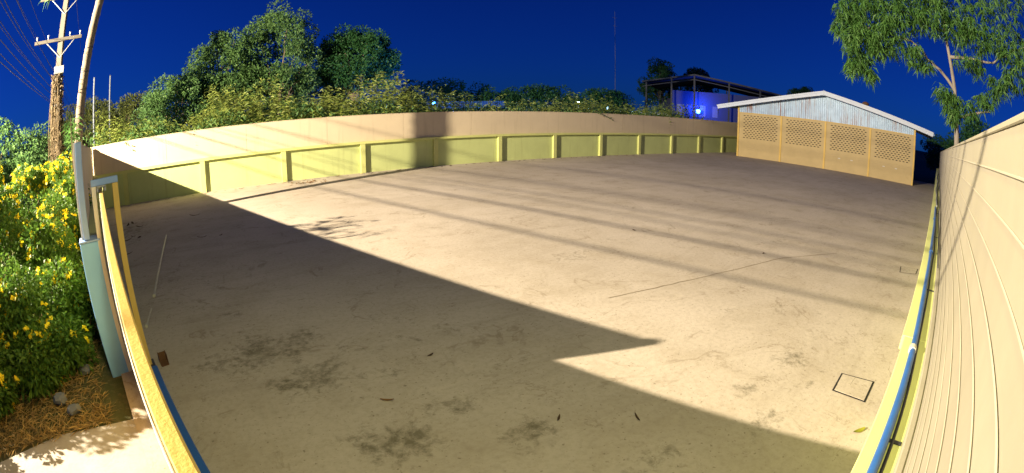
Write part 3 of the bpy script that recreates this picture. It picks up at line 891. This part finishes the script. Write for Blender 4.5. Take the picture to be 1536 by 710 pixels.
# overhead cables strung along the lane
def cable(l, z, sag, r, label, ph=0):
    a, b, c = FP(-24, l-.2), FP(22.9, l), FP(72, l+.1)
    pts = []
    for p, q in ((a, b), (b, c)):
        for i in range(17 if p is a else 17):
            t = i/16
            if p is b and i == 0: continue
            pts.append(p.lerp(q, t) + UP*(z - sag*4*t*(1-t)*(1 if p is a else .8)))
    o = MB().tube([p - b for p in pts], r, 6).build('overhead_cable', M['blackcable'], loc=b)
    tag(o, label, "cable", "cables strung along the lane")
for i, (l, z, sag, r) in enumerate(((-1.88,4.42,.25,.006),(-2.28,4.66,.30,.008),(-1.88,4.88,.30,.006),(-2.28,5.02,.30,.008),(-1.88,5.22,.30,.007),(-2.28,5.30,.4,.006),(-1.88,5.52,.3,.006),(-2.28,5.66,.4,.007),(-1.88,5.98,.3,.006),(-2.28,6.05,.3,.005),(-1.1,7.66,.4,.007),(-3.4,7.66,.4,.007))):
    cable(l, z, sag, r, "black overhead cable strung pole to pole along the lane")

# two thin far posts behind the palm
for (az, r, h, lab) in ((102.2, 34, 6.9, "thin pale metal post standing among weeds left of the trees"), (104.3, 30, 6.4, "thin post just right of the leaning palm trunk")):
    x, y = pol(az, r)
    root = empty('metal_post', (x, y, 0)); tag(root, lab, "post")
    MB().tube([(0,0,-.1),(0,0,h)], [.07,.055], 10).build('shaft', M['postgrey'], root)
    MB().tube([(0,0,h+.001),(0,0,h+.06)], [.08,.03], 10).build('cap', M['postgrey'], root)
# mast above the skyline
x, y = pol(42.8, 70)
root = empty('antenna_mast', (x, y, 0)); tag(root, "thin antenna mast rising into the sky above the far trees", "mast")
MB().tube([(0,0,-.1),(0,0,9),(0,0,17.4)], [.06,.04,.02], 8).build('shaft', M['postgrey'], root)
for z in (15.2, 16.4): MB().tube([(-.45,0,z),(.45,0,z)], .02, 6).build('antenna_rod', M['steel'], root)

# flowering shrubs along the outside of the fence
def shrub(s, l, h, rx, n, nf, label, sd, mat=None):
    rg = np.random.default_rng(sd); random.seed(sd)
    p = FP(s, l)
    root = empty('flowering_shrub', p[:]); tag(root, label, "shrub", "yellow flowering shrubs along the lane fence")
    cc = crown_centres((0,0,h*.50), rx*.8, rx*.8, h*.46, 44, rg, 1.1); n = int(n*1.7); nf = int(nf*1.2)
    mb = MB()
    for i in range(0, 44, 3): limb(mb, (random.uniform(-.08,.08), random.uniform(-.08,.08), -.03), cc[i], .018, .006, .25, 5)
    mb.build('stems', M['bark'], root)
    P, d = clump_points(cc, .26*rg.uniform(.7,1.3,len(cc)), n, rg)
    V, F = leaf_cloud(P, d + rg.normal(size=d.shape)*.6, .085, .036, .2, rg)
    put('foliage', fast_mesh('foliage', V, quads=F), mat or GL6, root)
    # five petal blossoms
    Vs, Fs, k = [], [], 0
    P, d = clump_points(cc, np.full(len(cc), .30), nf*3, rg, .95)
    keep = np.argsort(-P[:,2] + rg.normal(size=len(P))*.5)[:nf]
    for i in keep:
        ax = d[i] + np.array([0,0,.5]); ax /= np.linalg.norm(ax)
        s1 = np.cross(ax, [0.3,.2,.9]); s1 /= np.linalg.norm(s1); s2 = np.cross(ax, s1)
        A = np.arange(5)*2*np.pi/5 + rg.random()
        N = s1*np.cos(A)[:,None] + s2*np.sin(A)[:,None] + ax*.35
        V, F = leaf_cloud(np.repeat(P[i][None], 5, 0), N, .075, .07, 0, rg); Vs.append(V); Fs.append(F+k); k += len(V)
    put('blossoms', fast_mesh('blossoms', np.vstack(Vs), quads=np.vstack(Fs)), M['flower'], root)
shrub(10.3, -.72, 2.15, .38, 5000, 60, "slim flowering shrub pressed against the side fence", 79)
shrub(7.0, -.85, 1.15, .42, 4500, 40, "small leafy shrub next to the blue gate pillar", 80)
shrub(12.6, -2.1, 2.7, .8, 7000, 110, "flower covered shrub left of the palm", 81)
shrub(5.55, -2.3, .8, .42, 3800, 30, "knee high flowering shrub by the driveway edge", 82)
shrub(6.1, -.95, .55, .28, 2200, 14, "tiny leafy plant between the rocks", 83)
shrub(5.0, -3.1, .7, .45, 3800, 24, "low sprawling plant over the driveway edge at the far left", 84)
shrub(5.9, -1.45, .62, .36, 3000, 18, "low leafy plant in the straw beside the driveway", 85)
shrub(13.2, -1.15, 2.6, .75, 6500, 110, "tallest yellow flowering shrub at the foot of the palm", 71)
shrub(11.4, -.98, 2.35, .60, 6500, 120, "shrub thick with yellow blossoms behind the blue post", 72)
shrub(9.4, -.95, 1.95, .55, 6000, 60, "green shrub with few flowers beside the side fence", 73)
shrub(7.9, -1.2, 1.6, .65, 6000, 45, "broad green shrub in the middle of the planting strip", 74)
shrub(6.4, -1.75, 1.35, .55, 5500, 50, "low bright green shrub nearest the driveway", 75)
shrub(8.6, -2.3, 2.3, .8, 6500, 70, "large shrub at the left edge of the planting strip", 76)
shrub(6.6, -3.0, 1.9, .8, 6500, 60, "wide shrub at the far left beside the driveway", 77)
shrub(11.2, -3.2, 2.8, 1.0, 7000, 80, "tall shrub out by the lane at the far left", 78)

# spray of long leaves topping the side fence (throws the feathery shadow on the yard)
def spray():
    rg = np.random.default_rng(81); random.seed(81)
    p = FP(11.5, -.62); root = empty('leaf_spray', p[:]); tag(root, "spray of long leaves just topping the side fence", "plant")
    mb = MB(); Vs, Fs, k = [], [], 0
    for i in range(7):
        dx = FE*random.uniform(-.9,.9) + FN*random.uniform(-.15,.12)
        pts = [Vector((0,0,0)) + dx*(t*t) + UP*(3.2*t + random.uniform(-.02,.02)) for t in (0,.25,.5,.75,1)]
        mb.tube(pts, [.014,.012,.01,.008,.005], 5)
        n = 12; tt = rg.uniform(.82, 1, n)
        P = np.array([np.array(pts[3].lerp(pts[4], (q-.75)*4)) for q in tt]); N = rg.normal(size=(n,3))*np.array([1,1,.4]) + np.array(FE)*.3
        V, F = leaf_cloud(P, N, .3, .05, .3, rg); Vs.append(V); Fs.append(F+k); k += len(V)
    mb.build('stems', M['bark'], root); put('leaves', fast_mesh('leaves', np.vstack(Vs), quads=np.vstack(Fs)), GL5, root)
spray()

# hedge of trees across the lane at the far left
for az, rr, h, w, lab, sd in ((112, 34, 4.2, 3.4, "dark tree across the lane left of the utility pole", 301), (118, 30, 4.6, 3.6, "dark tree across the lane at the far left edge", 302), (108, 44, 4.6, 3.6, "olive tree far behind the utility pole", 303), (125, 27, 4.4, 3.4, "dark tree across the lane beyond the left edge", 304)):
    x, y = pol(az, rr)
    tree('broadleaf_tree', (x, y, 0), 1.6, .16, (0,0,h*.55), w, 2.6, h*.5, lab, 'tree', "trees across the lane", GL3 if sd == 303 else GL1, 9000, .24, .1, 45, .9, sd, fb=1.1)

# dry grass and litter on the verge
def verge():
    rg = np.random.default_rng(91)
    n = 16000; s = 4.6 + 9*rg.random(n)**1.6; l = -.5 - rg.random(n)*4.5
    P = np.outer(s, np.array(FE)) + np.outer(l, np.array(FN)); P[:,2] = .0
    N = rg.normal(size=(n,3)); N[:,2] = abs(N[:,2])*.35 + .05
    V, F = leaf_cloud(P, N, .16, .012, .1, rg)
    o = put('dry_grass', fast_mesh('dry_grass', V, quads=F), M['straw']); tag(o, "dry straw and grass litter on the verge outside the fence", "dry grass", kind="stuff")
verge()
def rock(loc, r, label, sd):
    bm = bmesh.new(); bmesh.ops.create_icosphere(bm, subdivisions=2, radius=r); random.seed(sd)
    for v in bm.verts: v.co *= random.uniform(.75, 1.15); v.co.z *= .6
    me = bpy.data.meshes.new('rock'); bm.to_mesh(me); bm.free()
    o = put('rock', me, M['rock'], loc=loc); tag(o, label, "rock", "rocks on the verge")
rock(FP(5.9,-.75,.04), .10, "grey rock lying closest to the blue gate pillar", 1)
rock(FP(5.3,-1.15,.04), .11, "grey rock at the edge of the driveway", 2)
rock(FP(7.2,-.7,.05), .12, "grey rock between fence and shrubs", 3)
rock(FP(4.95,-.95,.05), .10, "small grey rock beside the edge of the driveway slab", 4)

# roadside tree out of frame whose leaves dapple the driveway
p = FP(6.2, -6.4)
tree('lane_tree', p[:], 2.6, .14, (0,0,4.1), 1.1, 1.1, .9, "lane side tree whose leaves dapple the driveway", 'tree', None, GL1, 2600, .2, .08, 26, .45, 95, fb=.9)

# ================================================================== LITTER IN THE YARD
def leaf_obj(name, x, y, L, w, rz, mat, label, curl=.25, z=.004, group="fallen leaves on the yard floor", cat="leaf"):
    mb = MB(); n = 7; vs = []
    for i in range(n+1):
        t = i/n; ww = w*math.sin(math.pi*min(1, t*.92+.06))**.8; zz = curl*L*(t-.5)**2*1.6
        vs += [((t-.5)*L, -ww/2, zz+.006), ((t-.5)*L, 0, zz), ((t-.5)*L, ww/2, zz+.006)]
    fs = []
    for i in range(n): fs += [(3*i,3*i+3,3*i+4,3*i+1),(3*i+1,3*i+4,3*i+5,3*i+2)]
    mb.add(vs, fs, True)
    o = mb.build(name, mat, loc=(x,y,z), rz=rz); tag(o, label, cat, group); return o
leaf_obj('fallen_leaf', 4.15, .42, .17, .055, rad(150), M['greenleaf'], "large yellow green leaf by the right wall's ledge")
leaf_obj('fallen_leaf', 2.38, 2.63, .10, .022, rad(40), M['darkleaf'], "short dark curled leaf in the foreground shade, left of the longer one")
leaf_obj('fallen_leaf', 2.91, 2.20, .13, .02, rad(62), M['darkleaf'], "long dark twig-like leaf in the foreground shade")
leaf_obj('fallen_leaf', 1.26, 3.70, .13, .03, rad(-30), M['deadleaf'], "orange brown leaf on the mossy shaded floor")
leaf_obj('fallen_leaf', 2.02, 4.30, .09, .03, rad(20), M['darkleaf'], "small dark leaf in the middle of the shade")
leaf_obj('fallen_leaf', 9.0, 4.05, .10, .04, rad(10), M['darkleaf'], "dark speck of leaf out on the lit floor beyond the joint")
leaf_obj('fallen_leaf', 8.2, 6.9, .12, .05, rad(70), M['darkleaf'], "dark leaf alone in the middle of the lit yard")
leaf_obj('fallen_leaf', -.6, 15.3, .38, .10, rad(-20), M['darkleaf'], "big dark leaf near the far left corner of the yard")
leaf_obj('fallen_leaf', .15, 11.9, .13, .05, rad(50), M['darkleaf'], "small dark leaf on the shaded floor left of the lit area")
leaf_obj('fallen_leaf', -.35, 12.0, .26, .05, rad(-12), M['darkleaf'], "long dark leaf beside the white pipe on the floor")
random.seed(101)
spots = [(x + random.uniform(-.25,.25), BY - PR*.2 - random.uniform(.12,.45)) for x in np.arange(-3.5, 24, .42)]
for i, (x, y) in enumerate(spots):
    leaf_obj('dry_leaf', x, y, random.uniform(.1,.3), random.uniform(.03,.09), random.uniform(-.6,.6), M['deadleaf'] if random.random() < .45 else M['darkleaf'],
             "dry leaf lying along the foot of the far wall", .3, group="dry leaves along the far wall")
for i in range(22):
    leaf_obj('dry_leaf', 4.1 + random.gauss(0,.45), 19.35 + random.gauss(0,.18), random.uniform(.12,.28), random.uniform(.03,.07), random.uniform(0,6.28), M['deadleaf'],
             "reddish dry leaf in the heap before the third wall bay", .5, group="heap of reddish leaves")
for i in range(9):
    leaf_obj('dry_leaf', -2.6 + random.gauss(0,.25), 14.6+random.gauss(0,2.4), random.uniform(.15,.4), random.uniform(.05,.12), random.uniform(0,6.28), M['darkleaf'],
             "dark leaf scrap along the foot of the side fence", .3, group="scraps along the side fence")
pv = empty('white_pipe', (-1.32, 10.4, .03)); tag(pv, "long thin white pipe lying on the shaded floor by the gate", "pipe")
MB().tube([(-.05,2.4,0),(.05,-2.35,0)], .022, 10).build('pipe', M['pvc'], pv)
MB().tube([(.049,-2.30,0),(.052,-2.42,0)], .028, 10).build('coupling', M['pvc'], pv)
pv = empty('white_pipe', (-1.28, 7.05, .024)); tag(pv, "short thin white pipe lying in line past the end of the long one", "pipe")
MB().tube([(.012,.35,0),(-.012,-.33,0)], .013, 8).build('pipe', M['pvc'], pv)
MB().tube([(-.011,-.30,0),(-.013,-.37,0)], .026, 8).build('coupling', M['pvc'], pv)

# ================================================================== FAR BACKGROUND: HALL, LIGHTS, VAN
def hall():
    x, y = pol(31, 62)
    root = empty('open_hall', (x, y, 0), rad(31-90)); tag(root, "dark open sided hall with a wide low roof behind the wall", "hall")
    # local x runs to the right across the view, local y away
    W0, W1, D = -9.5, 13.5, 16
    pk = -2.9; z0, zp, z1 = 6.75, 7.95, 5.6
    for (a, za, b, zb) in ((W0, z0, pk, zp), (pk, zp, W1, z1)):
        vs = [(a,0,za),(b,0,zb),(b,D,zb),(a,D,za),(a,0,za+.14),(b,0,zb+.14),(b,D,zb+.14),(a,D,za+.14)]
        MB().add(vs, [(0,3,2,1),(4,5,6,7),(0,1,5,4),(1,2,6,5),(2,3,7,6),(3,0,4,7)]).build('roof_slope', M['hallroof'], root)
        dx = Vector((b-a,0,zb-za)); L = dx.length; dx.normalize(); up = Vector((-dx.z,0,dx.x))
        MB().obox((a,0,za), dx, Vector((0,1,0)), up, 0, L, -.08, -.01, -.02, .16).build('fascia', M['hallroof'], root)
        MB().obox((a,0,za-.55), dx, Vector((0,1,0)), up, 0, L, .3, .4, 0, .1).build('truss_chord', M['hallroof'], root)
    for xx in (-9.0, -5.8, -2.9, 1.5, 5.5, 9.5, 13.0):
        zt = (z0 + (zp-z0)*(xx-W0)/(pk-W0)) if xx < pk else (zp + (z1-zp)*(xx-pk)/(W1-pk))
        for yy in (.35, D-.4): MB().box(xx-.1, xx+.1, yy-.1, yy+.1, -.1, zt-.02).build('column', M['hallroof'], root)
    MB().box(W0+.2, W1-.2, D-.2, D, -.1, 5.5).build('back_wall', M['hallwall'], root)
    MB().box(-6.0, 9.5, 2.2, 2.32, -.1, 6.05).build('halo_panel', M['hallwall'], root)  # panel added so the blue lamp's light shows as a halo
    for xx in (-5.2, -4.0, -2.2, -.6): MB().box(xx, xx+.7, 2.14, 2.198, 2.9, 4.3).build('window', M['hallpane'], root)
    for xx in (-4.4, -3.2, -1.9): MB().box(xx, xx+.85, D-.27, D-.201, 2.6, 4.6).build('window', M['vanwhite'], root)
hall()
def flood(name, loc, rz, col, watts, label, strength, r=.16):
    root = empty(name, loc, rz); tag(root, label, "lamp", "lit lamps far behind the wall")
    MB().tube([(0,0,-loc[2]-.05),(0,0,-.2)], [.06,.05], 8).build('pole', M['darkmetal'], root)
    MB().box(-r*1.2,r*1.2,-.0,.12,-r,r).build('housing', M['darkmetal'], root, bevel=.01)
    mb = MB(); n = 20
    mb.add([(r*math.cos(2*math.pi*k/n), -.012, r*math.sin(2*math.pi*k/n)) for k in range(n)], [tuple(range(n))])
    mb.build('lens', emit(name+"_glow", col, strength), root)
    ld = bpy.data.lights.new(name+'_light', 'POINT'); ld.energy = watts; ld.color = col; ld.shadow_soft_size = .1
    lo = bpy.data.objects.new('lamp_light', ld); COL.objects.link(lo); lo.parent = root; lo.location = (0,-.25,.55)
    return root
x, y = pol(33.2, 62.6); flood('blue_floodlight', (x,y,3.5), rad(33.2-90), (.02,.10,1.0), 1100, "brilliant blue white lamp shining under the hall roof", 60, .26)
x, y = pol(63.4, 33); flood('blue_lamp', (x,y,3.15), rad(63.4-90), (.03,.2,1.0), 1500, "small blue lamp among the weeds left of the middle", 25, .10)
x, y = pol(47.0, 42); flood('white_lamp', (x,y,3.38), rad(47-90), (.55,.80,1.0), 500, "small pale lamp above the weeds near the creeper", 20, .08)
x, y = pol(43.6, 44); flood('pale_lamp', (x,y,3.02), rad(43.6-90), (.35,.7,1.0), 500, "small pale blue lamp between creeper and hall", 20, .09)

def van(az, r, label, rz=0):
    x, y = pol(az, r)
    root = empty('parked_van', (x, y, 0), rad(az-90)+rz); tag(root, label, "van", "vans parked behind the wall")
    prof = [(-2.4,.45),(2.35,.45),(2.45,1.2),(1.95,1.55),(1.25,2.55),(.9,2.85),(-2.3,2.85),(-2.45,2.6)]
    n = len(prof)
    vs = [(a,-.9,z) for a,z in prof] + [(a,.9,z) for a,z in prof]
    MB().add(vs, [tuple(range(n)), tuple(reversed(range(n,2*n)))] + [(i,n+i,n+(i+1)%n,(i+1)%n) for i in range(n)]).build('body', M['vanwhite'], root, bevel=.05)
    for a0, a1 in ((-2.2,-1.2),(-1.1,-.1),(0,.9)): MB().box(a0,a1,-.925,-.905,1.75,2.5).build('window', M['glass'], root)
    for xx in (-1.6, 1.6):
        for yy in (-.82,.82):
            wh = MB().tube([(xx,yy-.1,.34),(xx,yy+.1,.34)], .34, 18).build('wheel', M['blackcable'], root)
            MB().tube([(xx,yy-.105,.34),(xx,yy+.105,.34)], .19, 12).build('rim', M['steel'], wh)
van(38.0, 45, "white van roof in blue light left of the bright lamp")
def market_roof():
    x, y = pol(59.8, 40)
    root = empty('blue_awning', (x, y, 0), rad(59.8-90)); tag(root, "long low awning lit blue behind the weeds", "awning")
    mb = MB(); vs = []; n = 70
    for k in range(n+1):
        xx = -3.2 + 6.4*k/n; dz = .03*(k % 2); vs += [(xx,0,2.78+dz),(xx,1.6,3.38+dz)]
    mb.add(vs, [(2*k,2*k+2,2*k+3,2*k+1) for k in range(n)]); mb.build('sheet', plain("awning_blue", (.05,.16,.5), .5), root)
    for xx in (-3,-1,1,3):
        for yy, zz in ((.05,2.76),(1.55,3.34)): MB().box(xx-.04,xx+.04,yy-.04,yy+.04,-.1,zz).build('post', M['steel'], root)
market_roof()

# ================================================================== LAMPS THAT LIGHT THE YARD
def street_lamp():
    root = empty('street_lamp', (LAMP.x-1.3, LAMP.y-.2, 0)); tag(root, "tall street lamp across the lane lighting the yard", "street lamp")
    MB().tube([(0,0,-.1),(0,0,5),(0,0,8.8),(.25,.04,9.25),(1.0,.15,9.38)], [.10,.08,.06,.04,.035], 10).build('pole', M['steel'], root)
    MB().obox((0,0,9.38), Vector((.99,.15,0)), Vector((-.15,.99,0)), UP, .85, 1.65, -.16, .16, -.05, .09).build('lamp_head', M['steel'], root, bevel=.04)
    ld = bpy.data.lights.new('street_lamp_light', 'POINT'); ld.energy = STREET_POWER; ld.color = (1.0, .84, .60); ld.shadow_soft_size = .085
    lo = bpy.data.objects.new('street_lamp_light', ld); COL.objects.link(lo); lo.parent = root; lo.location = (1.3,.2,LAMP.z)
    mb = MB(); n = 16; vs = []
    for r, z in ((.13,9.325),(.13,9.28),(.08,9.23)): vs += [(1.3+r*math.cos(2*math.pi*k/n), .2+r*math.sin(2*math.pi*k/n), z) for k in range(n)]
    mb.add(vs, [(i*n+k,i*n+(k+1)%n,(i+1)*n+(k+1)%n,(i+1)*n+k) for i in range(2) for k in range(n)]); mb.build('lens', emit("street_lamp_lens", (1,.8,.5), 30), root)
street_lamp()

def corner_floodlight():  # unseen fixture, added as warm fill for the shaded floor
    p = WP(-.45, .50)
    root = empty('corner_floodlight', p[:]); tag(root, "floodlight added on an unseen pole behind the camera corner", "fill_lamp")
    hp = Vector((.75,.95,5.25))
    MB().tube([(0,0,-.1),(0,0,5.0),(.1,.12,5.28),(.75,.95,5.36)], [.06,.05,.035,.03], 10).build('pole', M['steel'], root)
    d = Vector((.50,.72,-.48)).normalized(); sx = d.cross(UP).normalized(); uy = sx.cross(d)
    MB().obox(hp, sx, d, uy, -.2,.2,.0,.09,-.15,.15).build('housing', M['darkmetal'], root, bevel=.01)
    ld = bpy.data.lights.new('corner_floodlight_light', 'AREA'); ld.shape = 'RECTANGLE'; ld.size = .38; ld.size_y = .28; ld.energy = FILL_POWER; ld.color = (1.0,.93,.45)
    lo = bpy.data.objects.new('corner_floodlight_light', ld); COL.objects.link(lo); lo.parent = root
    lo.location = hp + d*.10
    lo.rotation_euler = d.to_track_quat('-Z', 'Y').to_euler()
corner_floodlight()
